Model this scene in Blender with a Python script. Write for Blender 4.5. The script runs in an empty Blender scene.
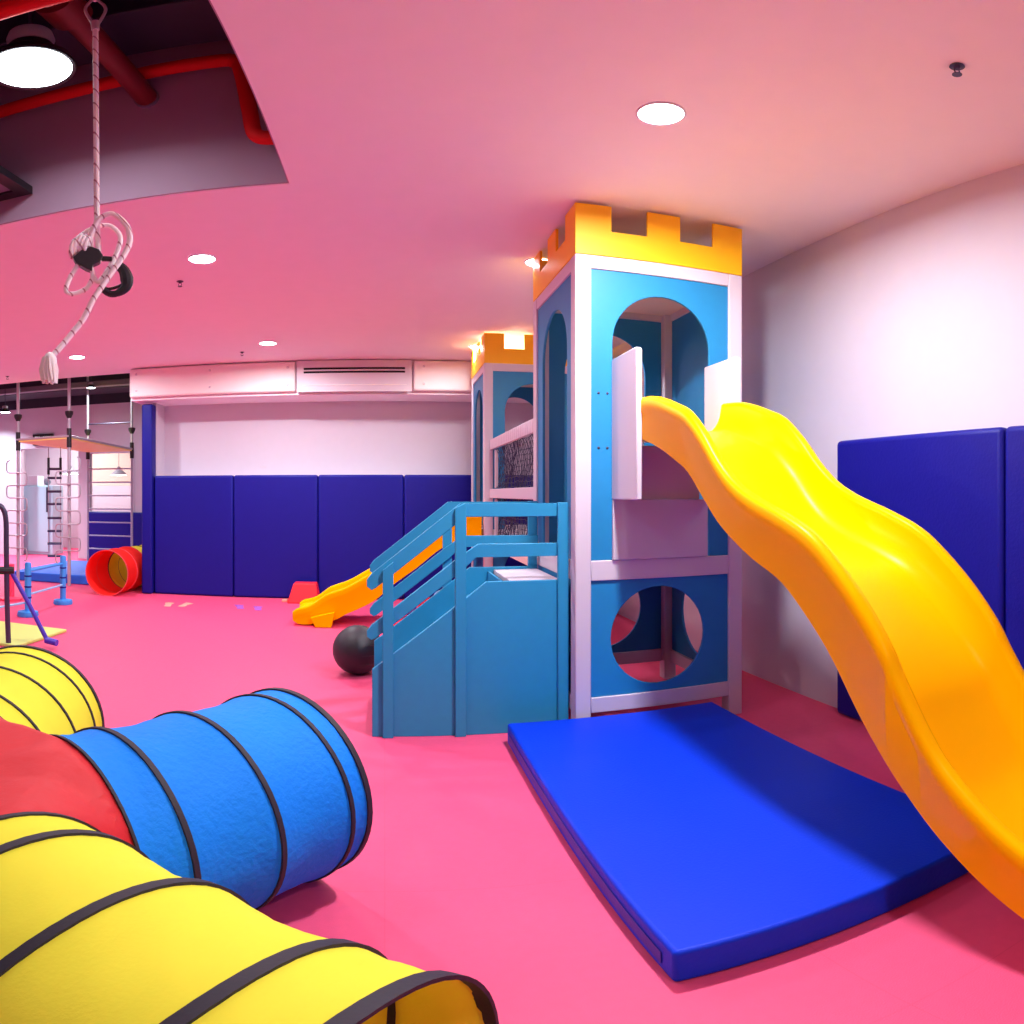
import bpy, bmesh, math, random
from mathutils import Vector, Matrix
from math import sin, cos, pi, tan, atan2, hypot
random.seed(7)
C = bpy.context.scene.collection
EYE = 1.35                      # camera height in metres
F = 670.0                       # pixels per radian of the panorama
HOR = 494.0                     # row of the horizon
YAW = 0.19

def at(u, v, rho):
    """point of the room seen at (u, v) at horizontal distance rho"""
    a = (u - 512) / F + YAW
    return Vector((sin(a) * rho, cos(a) * rho, EYE + tan((HOR - v) / F) * rho))

# ------------------------------------------------------------------ materials
def lin(c):
    return tuple(((x / 255) / 12.92 if x / 255 <= 0.04045 else ((x / 255 + 0.055) / 1.055) ** 2.4) for x in c) + (1,)

def mat(name, rgb, rough=0.5, bump=0.0, scale=60, vary=0.0, spec=0.5, metal=0.0, coat=0.0, trans=0.0):
    m = bpy.data.materials.new(name); m.use_nodes = True
    nt = m.node_tree; b = nt.nodes['Principled BSDF']
    b.inputs['Base Color'].default_value = lin(rgb)
    b.inputs['Roughness'].default_value = rough
    b.inputs['Specular IOR Level'].default_value = spec
    b.inputs['Metallic'].default_value = metal
    b.inputs['Coat Weight'].default_value = coat
    b.inputs['Coat Roughness'].default_value = 0.08
    tc = nt.nodes.new('ShaderNodeTexCoord')
    nz = nt.nodes.new('ShaderNodeTexNoise'); nz.inputs['Scale'].default_value = scale
    nz.inputs['Detail'].default_value = 4
    nt.links.new(tc.outputs['Object'], nz.inputs['Vector'])
    if bump:
        bp = nt.nodes.new('ShaderNodeBump'); bp.inputs['Strength'].default_value = bump
        bp.inputs['Distance'].default_value = 0.01
        nt.links.new(nz.outputs['Fac'], bp.inputs['Height'])
        nt.links.new(bp.outputs['Normal'], b.inputs['Normal'])
    if vary:
        mx = nt.nodes.new('ShaderNodeMix'); mx.data_type = 'RGBA'
        l = lin(rgb)
        mx.inputs[6].default_value = tuple(x * (1 - vary) for x in l[:3]) + (1,)
        mx.inputs[7].default_value = tuple(min(1, x * (1 + vary)) for x in l[:3]) + (1,)
        n2 = nt.nodes.new('ShaderNodeTexNoise'); n2.inputs['Scale'].default_value = scale / 8
        nt.links.new(tc.outputs['Object'], n2.inputs['Vector'])
        nt.links.new(n2.outputs['Fac'], mx.inputs[0])
        nt.links.new(mx.outputs[2], b.inputs['Base Color'])
    if trans:
        tr = nt.nodes.new('ShaderNodeBsdfTranslucent'); tr.inputs['Color'].default_value = lin(rgb)
        ms = nt.nodes.new('ShaderNodeMixShader'); ms.inputs[0].default_value = trans
        out = nt.nodes['Material Output']
        nt.links.new(b.outputs[0], ms.inputs[1]); nt.links.new(tr.outputs[0], ms.inputs[2])
        nt.links.new(ms.outputs[0], out.inputs['Surface'])
    return m

def emis(name, rgb, strength):
    m = bpy.data.materials.new(name); m.use_nodes = True
    nt = m.node_tree; b = nt.nodes['Principled BSDF']
    b.inputs['Base Color'].default_value = (0.8, 0.8, 0.8, 1)
    b.inputs['Emission Color'].default_value = lin(rgb)
    b.inputs['Emission Strength'].default_value = strength
    return m

def floor_mat():
    m = mat('pink_foam', (230, 80, 124), 0.55, 0.12, 220, 0.05, 0.35)
    nt = m.node_tree; b = nt.nodes['Principled BSDF']
    br = nt.nodes.new('ShaderNodeTexBrick'); br.offset = 0
    br.inputs['Scale'].default_value = 1.0
    br.inputs['Brick Width'].default_value = 1.0; br.inputs['Row Height'].default_value = 1.0
    br.inputs['Mortar Size'].default_value = 0.002
    br.inputs['Color1'].default_value = (1, 1, 1, 1); br.inputs['Color2'].default_value = (0.985, 0.985, 0.985, 1)
    br.inputs['Mortar'].default_value = (0.93, 0.9, 0.9, 1)
    tc = next(n for n in nt.nodes if n.type == 'TEX_COORD')
    nt.links.new(tc.outputs['Object'], br.inputs['Vector'])
    src = b.inputs['Base Color'].links[0].from_socket
    mx = nt.nodes.new('ShaderNodeMix'); mx.data_type = 'RGBA'; mx.blend_type = 'MULTIPLY'
    mx.inputs[0].default_value = 1
    nt.links.new(src, mx.inputs[6]); nt.links.new(br.outputs['Color'], mx.inputs[7])
    nt.links.new(mx.outputs[2], b.inputs['Base Color'])
    return m

def rope_mat():
    m = mat('rope_white', (236, 222, 224), 0.8, 0.3, 200)
    nt = m.node_tree; b = nt.nodes['Principled BSDF']
    w = nt.nodes.new('ShaderNodeTexWave'); w.inputs['Scale'].default_value = 9; w.inputs['Distortion'].default_value = 1.0
    w.bands_direction = 'DIAGONAL'
    r = nt.nodes.new('ShaderNodeValToRGB')
    r.color_ramp.elements[0].position = 0.0; r.color_ramp.elements[0].color = lin((176, 112, 132))
    r.color_ramp.elements[1].position = 0.07; r.color_ramp.elements[1].color = lin((252, 242, 244))
    tc = next(n for n in nt.nodes if n.type == 'TEX_COORD')
    nt.links.new(tc.outputs['Object'], w.inputs['Vector']); nt.links.new(w.outputs['Fac'], r.inputs[0])
    nt.links.new(r.outputs[0], b.inputs['Base Color'])
    return m

M = dict(
    floor=floor_mat(),
    paint=mat('white_paint', (207, 201, 214), 0.7, 0.04, 90, 0.02),
    mauve=mat('mauve_paint', (164, 134, 158), 0.8, 0.04, 60, 0.03),
    ceil=mat('ceiling_paint', (238, 232, 240), 0.8, 0.03, 60, 0.02),
    slab=mat('dark_plenum', (44, 42, 58), 0.9, 0.2, 20, 0.1),
    duct=mat('dark_duct', (34, 33, 50), 0.6, 0.1, 30, 0.1),
    grey=mat('grey_duct', (120, 116, 130), 0.6, 0.1, 30, 0.1),
    redpipe=mat('red_pipe', (200, 20, 26), 0.65, spec=0.2),
    darkredpipe=mat('dark_red_pipe', (110, 24, 32), 0.5),
    navy=mat('navy_vinyl', (18, 18, 134), 0.5, 0.18, 70, 0.05, 0.25),
    matblue=mat('blue_vinyl', (0, 54, 214), 0.5, 0.15, 90, 0.03, 0.2),
    matside=mat('blue_vinyl_flap', (10, 40, 170), 0.5, 0.1, 90),
    cream=mat('cream_vinyl', (240, 232, 230), 0.5, 0.1, 50, 0.02, 0.4),
    white=mat('white_board', (210, 200, 211), 0.5, 0.03, 50, 0.02),
    sky=mat('sky_blue_board', (22, 132, 188), 0.5, 0.06, 160, 0.04),
    stair=mat('stair_blue_board', (28, 140, 186), 0.5, 0.06, 160, 0.05),
    gold=mat('gold_board', (255, 196, 0), 0.5, 0.03, 80, 0.03),
    wood=mat('pale_wood', (226, 206, 196), 0.55, 0.05, 40, 0.06),
    slide=mat('yellow_plastic', (255, 184, 0), 0.27, 0.0, 60, 0.0, 0.06, 0.0, 0.0),
    fyel=mat('yellow_fabric', (246, 240, 70), 0.75, 0.08, 140, 0.03, 0.2, trans=0.25),
    fblue=mat('blue_fabric', (18, 140, 255), 0.7, 0.45, 55, 0.06, 0.25, trans=0.15),
    fred2=mat('bright_red_fabric', (250, 48, 44), 0.7, 0.3, 30, 0.05, 0.2, trans=0.4),
    gymmat=mat('light_blue_vinyl', (44, 116, 236), 0.5, 0.1, 60, 0.03, 0.3),
    fred=mat('red_fabric', (214, 40, 48), 0.6, 0.6, 14, 0.12, 0.4, trans=0.15),
    band=mat('black_band', (38, 30, 44), 0.7, 0.1, 90),
    redband=mat('red_band', (226, 70, 80), 0.7),
    black=mat('black_plastic', (26, 24, 32), 0.45),
    rubber=mat('black_rubber', (34, 32, 42), 0.5, 0.12, 120),
    chrome=mat('chrome', (210, 210, 216), 0.15, metal=1.0),
    steel=mat('pale_steel', (186, 184, 196), 0.35, metal=0.3),
    darksteel=mat('dark_steel', (70, 66, 92), 0.4, metal=0.4),
    redfoam=mat('red_foam', (240, 34, 50), 0.5, 0.1, 60),
    rope=rope_mat(),
    net=mat('black_net', (52, 46, 80), 0.8),
    hurdle=mat('light_blue_plastic', (60, 150, 236), 0.4),
    lime=mat('lime_foam', (204, 222, 118), 0.6, 0.1, 90),
    ply=mat('honey_ply', (255, 232, 128), 0.5, 0.05, 20, 0.12),
    teal=mat('pale_teal', (176, 212, 226), 0.35),
    purple=mat('purple_foam', (110, 60, 180), 0.5), pale=mat('pale_blue_plastic', (150, 200, 240), 0.4),
    bluefoot=mat('violet_plastic', (70, 50, 190), 0.4),
    peach=mat('peach_print', (246, 170, 150), 0.7), violet=mat('violet_print', (170, 90, 190), 0.7),
    beige=mat('beige_paint', (226, 208, 192), 0.7),
    dark=mat('slot_dark', (24, 20, 30), 0.8),
    pink=mat('pink_plastic', (236, 70, 110), 0.5),
    glow=emis('lamp_glow', (255, 250, 250), 14.0), glowblue=emis('lens_glow', (232, 246, 255), 10.0),
    signglow=emis('sign_letters', (220, 236, 226), 0.5),
)
M['slide'].node_tree.nodes['Principled BSDF'].inputs['Specular Tint'].default_value = (1.0, 0.75, 0.3, 1)
def glass_mat():
    m = bpy.data.materials.new('clear_glass'); m.use_nodes = True
    nt = m.node_tree; nt.nodes.remove(nt.nodes['Principled BSDF'])
    t = nt.nodes.new('ShaderNodeBsdfTransparent'); t.inputs[0].default_value = (0.95, 0.97, 0.97, 1)
    g = nt.nodes.new('ShaderNodeBsdfGlossy'); g.inputs['Roughness'].default_value = 0.03
    x = nt.nodes.new('ShaderNodeMixShader'); x.inputs[0].default_value = 0.06
    nt.links.new(t.outputs[0], x.inputs[1]); nt.links.new(g.outputs[0], x.inputs[2])
    nt.links.new(x.outputs[0], nt.nodes['Material Output'].inputs['Surface'])
    return m
M['glass'] = glass_mat()

# ------------------------------------------------------------------ mesh helpers
class MB:
    def __init__(s): s.v = []; s.f = []
    def add(s, vs, fs):
        n = len(s.v); s.v += [Vector(p) for p in vs]; s.f += [tuple(i + n for i in f) for f in fs]; return s
    def box(s, x0, y0, z0, x1, y1, z1):
        return s.add([(x0,y0,z0),(x1,y0,z0),(x1,y1,z0),(x0,y1,z0),(x0,y0,z1),(x1,y0,z1),(x1,y1,z1),(x0,y1,z1)],
                     [(0,3,2,1),(4,5,6,7),(0,1,5,4),(1,2,6,5),(2,3,7,6),(3,0,4,7)])
    def loft(s, rings, closed=True, cap=True, loop=False):
        n = len(rings[0]); vs = [p for r in rings for p in r]; fs = []
        m = len(rings)
        for i in range(m if loop else m - 1):
            a = i * n; b = ((i + 1) % m) * n
            for j in range(n if closed else n - 1):
                k = (j + 1) % n
                fs.append((a + j, a + k, b + k, b + j))
        if cap and not loop:
            fs.append(tuple(range(n - 1, -1, -1))); fs.append(tuple((m - 1) * n + j for j in range(n)))
        return s.add(vs, fs)
    def tube(s, pts, r, n=10, loop=False):
        pts = [Vector(p) for p in pts]; m = len(pts); rings = []
        up = None
        for i, p in enumerate(pts):
            if loop: d = pts[(i + 1) % m] - pts[i - 1]
            else: d = pts[min(i + 1, m - 1)] - pts[max(i - 1, 0)]
            d.normalize()
            if up is None:
                up = d.orthogonal().normalized()
            else:
                up = (up - d * up.dot(d)).normalized()
            w = d.cross(up); rr = r[i] if isinstance(r, (list, tuple)) else r
            rings.append([p + (up * cos(2*pi*j/n) + w * sin(2*pi*j/n)) * rr for j in range(n)])
        return s.loft(rings, True, True, loop)
    def lathe(s, prof, n=32, c=(0,0,0), axis='Z', cap=True):
        c = Vector(c); rings = []
        for r, h in prof:
            ring = []
            for j in range(n):
                a = 2*pi*j/n; x, y = r*cos(a), r*sin(a)
                ring.append(c + Vector({'Z': (x,y,h), 'X': (h,x,y), 'Y': (x,h,y)}[axis]))
            rings.append(ring)
        return s.loft(rings, True, cap)
    def sphere(s, c, r, n=24, m=14, sx=1, sy=1, sz=1):
        prof = [(max(1e-4, r*sin(pi*i/m)), -r*cos(pi*i/m)) for i in range(m+1)]
        k = len(s.v); s.lathe(prof, n)
        for i in range(k, len(s.v)):
            p = s.v[i]; s.v[i] = Vector((p.x*sx, p.y*sy, p.z*sz)) + Vector(c)
        return s
    def panel(s, outer, holes, fn, t):
        """flat board: outline + holes in 2-D, fn(a, b, d) -> 3-D, d in 0..t through the thickness"""
        bm = bmesh.new(); loops = []
        for L in [outer] + list(holes):
            vs = [bm.verts.new((a, b, 0)) for a, b in L]; loops.append(vs)
            for i in range(len(vs)): bm.edges.new((vs[i], vs[(i+1) % len(vs)]))
        bmesh.ops.triangle_fill(bm, edges=bm.edges[:], use_beauty=True, use_dissolve=False, normal=(0,0,1))
        bm.verts.index_update()
        P = [(v.co.x, v.co.y) for v in bm.verts]; T = [[v.index for v in f.verts] for f in bm.faces]
        n = len(P)
        vs = [fn(a, b, 0) for a, b in P] + [fn(a, b, t) for a, b in P]
        fs = [tuple(f) for f in T] + [tuple(i + n for i in reversed(f)) for f in T]
        for L in loops:
            ii = [v.index for v in L]
            for i in range(len(ii)):
                a, b = ii[i], ii[(i+1) % len(ii)]
                fs.append((b, a, a + n, b + n))
        bm.free()
        return s.add(vs, fs)
    def rot(s, ang, c=(0,0,0), axis='Z', start=0):
        R = Matrix.Rotation(ang, 3, axis); c = Vector(c)
        for i in range(start, len(s.v)): s.v[i] = R @ (s.v[i] - c) + c
        return s
    def build(s, name, m, parent=None, loc=(0,0,0), bevel=0.0, smooth=True, seg=2, ang=35):
        me = bpy.data.meshes.new(name)
        off = Vector(loc)
        me.from_pydata([tuple(p - off) for p in s.v], [], s.f)
        bm = bmesh.new(); bm.from_mesh(me)
        bmesh.ops.recalc_face_normals(bm, faces=bm.faces[:])
        bm.to_mesh(me); bm.free()
        me.materials.append(m)
        if smooth:
            for p in me.polygons: p.use_smooth = True
            me.set_sharp_from_angle(angle=math.radians(ang))
        o = bpy.data.objects.new(name, me); C.objects.link(o)
        o.location = off
        if parent is not None:
            o.parent = parent
            o.location = off - Vector(world_of(parent))
        if bevel:
            b = o.modifiers.new('bevel', 'BEVEL'); b.width = bevel; b.segments = seg
            b.limit_method = 'ANGLE'; b.angle_limit = math.radians(40); b.harden_normals = False
        return o

def world_of(o):
    p = Vector(o.location)
    while o.parent is not None:
        o = o.parent; p += Vector(o.location)
    return p

def tag(o, label, cat, group=None, kind=None):
    o['label'] = label; o['category'] = cat
    if group: o['group'] = group
    if kind: o['kind'] = kind
    return o
def thing(name, loc, label, cat, group=None):
    o = bpy.data.objects.new(name, None); C.objects.link(o); o.empty_display_size = 0.1
    o.location = loc
    return tag(o, label, cat, group)
def struct(o): o['kind'] = 'structure'; return o
def dup(root, loc, label, scale=1.0):
    def cp(o, parent):
        c = o.copy(); C.objects.link(c)
        if parent is not None: c.parent = parent
        for ch in o.children: cp(ch, c)
        return c
    r = cp(root, None); r.location = loc; r['label'] = label
    if scale != 1.0: r.scale = (scale,) * 3
    return r
def catmull(pts, k=6):
    pts = [Vector(p) for p in pts]; out = []
    for i in range(len(pts) - 1):
        p0 = pts[max(i-1, 0)]; p1 = pts[i]; p2 = pts[i+1]; p3 = pts[min(i+2, len(pts)-1)]
        for j in range(k):
            t = j / k
            out.append(0.5*((2*p1) + (p2-p0)*t + (2*p0-5*p1+4*p2-p3)*t*t + (3*p1-p0-3*p2+p3)*t**3))
    out.append(pts[-1]); return out
def XZ(y): return lambda a, b, d: (a, y + d, b)
def YZ(x): return lambda a, b, d: (x + d, a, b)

# ------------------------------------------------------------------ the room
H = 3.03
struct(MB().box(-9, -5, -0.1, 2.7, 16, 0).build('floor', M['floor'], smooth=False))
c = MB(); c.box(-0.477, -5, H, 2.7, 9.1, H+0.06); c.box(-9, 3.33, H, -0.477, 8.55, H+0.06); c.box(-3.4, 8.55, H, -0.477, 9.1, H+0.06)
struct(c.build('ceiling', M['ceil'], smooth=False))
struct(MB().box(-9, -5, 4.3, 2.7, 16, 4.4).build('ceiling_slab', M['slab'], smooth=False))
struct(MB().box(-9, 3.322, H+0.004, -0.477, 3.42, 4.12).build('trim_1', M['mauve'], smooth=False))
struct(MB().box(-0.483, -5, H+0.004, -0.40, 3.42, 4.12).build('trim_2', M['mauve'], smooth=False))
struct(MB().box(-9, 8.46, H+0.06, -3.1, 8.545, 4.3).build('trim_3', M['slab'], smooth=False))
struct(MB().box(2.55, -5, 0, 2.7, 9.1, H+0.06).build('wall_right', M['paint'], smooth=False))
w = MB(); w.box(-3.1, 8.6, 0, 2.55, 9.1, 1.58); w.box(-3.1, 8.95, 1.58, 2.55, 9.1, H); w.box(-3.1, 8.6, 1.58, -3.05, 8.95, H)
struct(w.build('wall_back', M['paint'], smooth=False))
struct(MB().box(-3.1, 9.1, 0, -2.95, 12.6, 4.3).build('wall_partition', M['paint'], smooth=False))
w = MB()
w.panel([(-8.9,0),(-7.6,0),(-7.6,2.34),(-6.2,2.34),(-6.2,0),(-3.1,0),(-3.1,3.22),(-8.9,3.22)],
        [[(-5.93,0.98),(-5.93,2.19),(-5.0,2.19),(-5.0,0.98)]], XZ(12.6), 0.12)
struct(w.build('wall_far', M['paint'], smooth=False))
struct(MB().box(-8.9, 12.6, 3.22, -3.1, 12.72, 4.3).build('wall_far_top', M['slab'], smooth=False))
struct(MB().box(-9, -5, 0, -8.9, 16, 4.3).build('wall_left', M['paint'], smooth=False))
struct(MB().box(-9, -5.1, 0, 2.7, -5, 4.3).build('wall_rear', M['paint'], smooth=False))
w = MB(); w.box(-9, 15, 0, -3, 15.1, 1.55)
struct(w.build('wall_reception', M['paint'], smooth=False))
w = MB(); w.box(-9, 15, 1.55, -7.2, 15.1, 3.3); struct(w.build('wall_reception_left', M['paint'], smooth=False))
struct(MB().box(-7.2, 15, 1.55, -3, 15.1, 3.3).build('wall_reception_upper', M['beige'], smooth=False))
struct(MB().box(-9, 12.72, 3.0, -3, 15.1, 3.1).build('ceiling_reception', M['ceil'], smooth=False))
# window in the far wall
wf = struct(MB().panel([(-5.99,0.94),(-4.94,0.94),(-4.94,2.25),(-5.99,2.25)], [[(-5.93,1.0),(-5.93,2.19),(-5.0,2.19),(-5.0,1.0)]], XZ(12.57), 0.06).build('window_1', M['paint'], smooth=False))
MB().box(-5.93, 12.60, 1.0, -5.0, 12.61, 2.19).build('pane', M['glass'], wf, smooth=False)
# air-conditioning beam on the back wall
struct(MB().box(-3.30, 8.30, 2.597, 2.55, 8.95, H).build('trim_4', M['ceil'], smooth=False))

# ------------------------------------------------------------------ beam padding and vent
def beam_pad(x0, x1, label, studs):
    r = thing('beam_pad', ((x0+x1)/2, 8.30, 2.63), label, 'wall padding', 'white pads on the ceiling beam')
    MB().box(x0, 8.225, 2.63, x1, 8.298, H-0.012).build('cushion', M['cream'], r, bevel=0.03, seg=4)
    for sx, sz in studs:
        MB().sphere((sx, 8.224, sz), 0.016, 12, 8, 1, 0.5, 1).build('stud', M['white'], r)
beam_pad(-3.30, -1.10, 'long cream padded panel left of the air vent on the ceiling beam',
         [(-3.2,2.72),(-3.2,2.94),(-2.2,2.72),(-2.2,2.94),(-1.2,2.72),(-1.2,2.94)])
beam_pad(0.35, 2.54, 'cream padded panel right of the air vent, running behind the towers',
         [(0.48,2.72),(0.48,2.94),(1.4,2.72),(1.4,2.94)])
r = thing('air_vent', (-0.37, 8.30, 2.62), 'white ceiling beam air vent with two long dark slots', 'air vent')
MB().panel([(-1.085,2.62),(0.335,2.62),(0.335,H-0.012),(-1.085,H-0.012)],
           [[(-1.0,2.90),(0.25,2.90),(0.25,2.928),(-1.0,2.928)], [(-1.0,2.855),(0.25,2.855),(0.25,2.883),(-1.0,2.883)]], XZ(8.215), 0.02).build('faceplate', M['white'], r, smooth=False)
MB().box(-1.03, 8.245, 2.84, 0.28, 8.28, 2.94).build('slot_backing', M['dark'], r, smooth=False)
MB().box(-1.02, 8.208, 2.70, 0.27, 8.2145, 2.708).build('groove_strip', M['cream'], r, smooth=False)

# ------------------------------------------------------------------ wall pads
def wall_pad(x0, y0, x1, y1, z1, label, group, z0=0.004):
    o = MB().box(x0, y0, z0, x1, y1, z1).build('wall_pad', M['navy'], None, ((x0+x1)/2, (y0+y1)/2, z0), bevel=0.028, seg=4)
    return tag(o, label, 'wall pad', group)
g = 'navy pads along the back wall'
xs = [-3.045, -1.95, -0.848, 0.244, 1.34, 2.44]
for i, lab in enumerate(['navy wall pad of the back wall beside the tall blue corner pad',
                         'second navy back-wall pad from the tall corner pad, behind the floor footprints',
                         'navy back-wall pad behind the red foam block and the tip of the small slide',
                         'navy back-wall pad behind the blue stairs, cut off by the far tower',
                         'navy back-wall pad behind the far castle tower']):
    wall_pad(xs[i]+0.003, 8.48, xs[i+1]-0.003, 8.596, 1.595, lab, g)
tag(MB().box(-3.20, 8.42, 0.004, -3.05, 8.596, 2.565).build('corner_pad', M['navy'], None, (-3.12, 8.5, 0.004), bevel=0.025, seg=4),
    'tall narrow blue pad wrapped on the end of the back wall', 'wall pad')
g = 'navy pads along the right wall'
wall_pad(2.47, 1.875, 2.546, 3.10, 1.665, 'navy right-wall pad behind the yellow wavy slide', g)
wall_pad(2.47, 0.64, 2.546, 1.869, 1.665, 'navy right-wall pad cut by the right edge of the picture', g)
g = 'navy pads on the far wall'
wall_pad(-5.95, 12.50, -4.42, 12.596, 0.98, 'low navy pad on the far wall behind the ladder rungs', g)
wall_pad(-4.41, 12.50, -3.12, 12.596, 0.98, 'low navy pad on the far wall right of the ladder, by the corner pad', g)

# ------------------------------------------------------------------ ceiling lamps
def lamp_light(loc, r, power, color=(0.95, 0.95, 1.0), spread=174):
    l = bpy.data.lights.new('lamp', 'AREA'); l.shape = 'DISK'; l.size = 2 * r; l.energy = power; l.color = color
    l.spread = math.radians(spread)
    o = bpy.data.objects.new('lamp_light', l); C.objects.link(o); o.location = loc
    return o
PW = 26
dl = thing('ceiling_downlight', (1.053, 2.407, H), 'largest round downlight, nearest one above the big slide', 'ceiling light', 'round recessed downlights')
MB().lathe([(0.09,0.0),(0.099,0.0),(0.099,-0.006),(0.096,-0.009),(0.09,-0.008),(0.09,0.0)], 40, (1.053,2.407,H-0.001), cap=False).build('trim_ring', M['white'], dl)
MB().lathe([(0.001,-0.020),(0.04,-0.018),(0.07,-0.012),(0.089,-0.004),(0.089,-0.001),(0.001,-0.001)], 40, (1.053,2.407,H-0.001)).build('diffuser', M['glow'], dl)
for (x, y), lab in [((-1.233,4.408), 'round downlight in the ceiling right of the dangling rope'),
                    ((1.06,4.53), 'round downlight glowing behind the battlement of the near tower'),
                    ((-1.269,7.21), 'round downlight in front of the air vent beam'),
                    ((-3.586,7.251), 'small far downlight beside the end of the rope'),
                    ((1.037,7.42), 'round downlight glowing behind the far tower battlement')]:
    dup(dl, (x, y, H), lab)
for x, y, k in [(1.09,2.42,2.6),(-1.233,4.408,1.0),(1.06,4.53,1.0),(-1.269,7.21,1.7),(-3.586,7.251,1.2),(1.037,7.42,1.6)]:
    lamp_light((x, y, H-0.028), 0.085, PW * k)
for x, y, k in [(1.05,-0.4,0.8),(1.05,-3.0,0.3),(-6.0,4.4,0.5),(-3.6,4.408,0.6),(-6.0,7.25,0.5)]:
    lamp_light((x, y, H-0.028), 0.085, PW * k)
# high-bay lamp in the ceiling opening
hb = thing('high_bay_lamp', (-1.437, 2.462, 3.45), 'big round lamp with black shade beside the rope in the ceiling opening', 'hanging lamp', 'high-bay lamps in the open ceilings')
c0 = (-1.437, 2.462, 3.45)
MB().lathe([(0.178,0.0),(0.192,-0.004),(0.196,0.01),(0.18,0.045),(0.13,0.09),(0.10,0.11),(0.10,0.14),(0.001,0.14)], 48, c0, cap=False).build('shade', M['black'], hb)
MB().lathe([(0.001,-0.022),(0.08,-0.02),(0.14,-0.012),(0.177,0.002),(0.177,0.012),(0.001,0.012)], 48, c0).build('lens', M['glowblue'], hb)
MB().lathe([(0.001,0.25),(0.05,0.248),(0.095,0.23),(0.105,0.19),(0.095,0.15),(0.001,0.141)], 32, c0).build('housing', M['steel'], hb)
MB().tube([Vector(c0)+Vector((0,0,0.235)), (c0[0], c0[1], 4.3)], 0.012).build('hanger', M['darksteel'], hb)
dup(hb, (-4.97, 10.6, 3.22), 'small white lamp glowing above the climbing frame platform', 0.42)
dup(hb, (-6.36, 10.0, 2.68+0.12), 'dim hanging lamp at the left edge of the picture, above the bright wall', 0.5)
lamp_light((-1.437, 2.462, 3.42), 0.19, 13, (0.93, 0.97, 1))
for x, y in [(-1.43,-0.6),(-4.2,2.46),(-4.2,-0.6),(-7,1)]:
    lamp_light((x, y, 3.42), 0.19, 8, (0.93, 0.97, 1))
lamp_light((-4.97, 10.6, 3.2), 0.085, 24, (0.95, 0.97, 1)); lamp_light((-7.2, 10.2, 3.2), 0.12, 60, (0.85, 0.93, 1), 120)  # second light has no fixture, added to brighten the far area and wall
lamp_light((-8.1, 11.75, 3.15), 0.12, 50, (0.8, 0.9, 1), 130)  # unseen light added to wash the left end of the far wall
lamp_light((-6.9, 13.8, 2.95), 0.3, 55, (1, 0.99, 0.97)); lamp_light((-5.0, 13.8, 2.95), 0.3, 9, (1, 0.97, 0.92))

# sprinkler heads
def sprinkler(x, y, label, group='sprinkler heads in the ceiling'):
    r = thing('ceiling_sprinkler', (x, y, H), label, 'sprinkler', group); r.scale = (0.8, 0.8, 0.7)
    MB().lathe([(0.001,0),(0.032,0),(0.034,-0.006),(0.018,-0.010),(0.012,-0.024),(0.001,-0.024)], 20, (x,y,H-0.001)).build('collar', M['darksteel'], r)
    a = MB()
    for s in (-1, 1): a.tube([(x+s*0.013,y,H-0.028),(x+s*0.017,y,H-0.045),(x+s*0.004,y,H-0.062)], 0.0035, 6)
    a.build('arms', M['darksteel'], r)
    MB().lathe([(0.001,-0.062),(0.022,-0.062),(0.022,-0.066),(0.001,-0.066)], 16, (x,y,H)).build('deflector', M['darksteel'], r)
sprinkler(1.705, 1.485, 'largest sprinkler head, at the upper right of the ceiling')
sprinkler(-1.537, 4.873, 'sprinkler head just below the downlight near the rope')
sprinkler(-1.65, 7.63, 'tiny sprinkler head above the long cream panel left of the air vent')
sprinkler(-5.05, 8.0, 'tiny sprinkler head at the far left edge of the ceiling')

# pipes and ducts in the ceiling openings
y = 3.2
p = [(-8.5,y,3.72),(-2.07,y,3.794),(-1.17,y,3.835),(-0.80,y,3.84),(-0.735,y,3.825),(-0.70,y,3.77),(-0.655,y,3.46),(-0.64,y,3.34),(-0.62,y,3.285),(-0.57,y,3.262),(-0.44,y,3.258)]
tag(MB().tube(catmull(p, 5), 0.041, 14).build('sprinkler_pipe', M['redpipe'], None, p[3]), 'bright red pipe with two elbows along the ceiling opening', 'pipe', 'red pipes in the ceiling opening')
q = thing('main_pipe', (-1.23, 2.3, 3.72), 'thick dark red pipe running into the wall of the ceiling opening', 'pipe', 'red pipes in the ceiling opening')
MB().tube([(-1.23,0.4,3.70),(-1.23,3.33,3.72)], 0.062, 18).build('pipe', M['darkredpipe'], q)
MB().tube([(-1.23,2.28,3.713),(-1.23,2.44,3.713)], 0.095, 20).build('coupling', M['darkredpipe'], q)
MB().tube([(-1.23,3.30,3.72),(-1.23,3.333,3.72)], 0.07, 18).build('collar', M['grey'], q)
tag(MB().tube([(-8.895,1.95,3.43),(-0.4835,1.95,3.39)], 0.045, 14).build('sprinkler_pipe', M['redpipe'], None, (-1.4,1.95,3.4)), 'red pipe crossing the top left corner of the picture', 'pipe', 'red pipes in the ceiling opening')
tag(MB().box(-2.3, 2.75, 3.95, -0.42, 3.15, 4.2).build('air_duct', M['duct'], None, (-1.3,2.9,4.1), bevel=0.01), 'dark box duct above the rope in the ceiling opening', 'duct', 'dark ducts in the open ceilings')
tag(MB().box(-8.8, 11.5, 3.36, -3.15, 12.2, 3.72).build('ceiling_duct', M['duct'], None, (-5,11.8,3.5), bevel=0.01), 'dark duct along the ceiling above the climbing frame', 'duct', 'dark ducts in the open ceilings')
tag(MB().box(-8.8, 10.7, 3.26, -3.15, 10.85, 3.36).build('cable_tray', M['grey'], None, (-5,10.8,3.3), bevel=0.01), 'grey tray hung below the dark duct by the climbing frame', 'cable tray')
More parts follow.
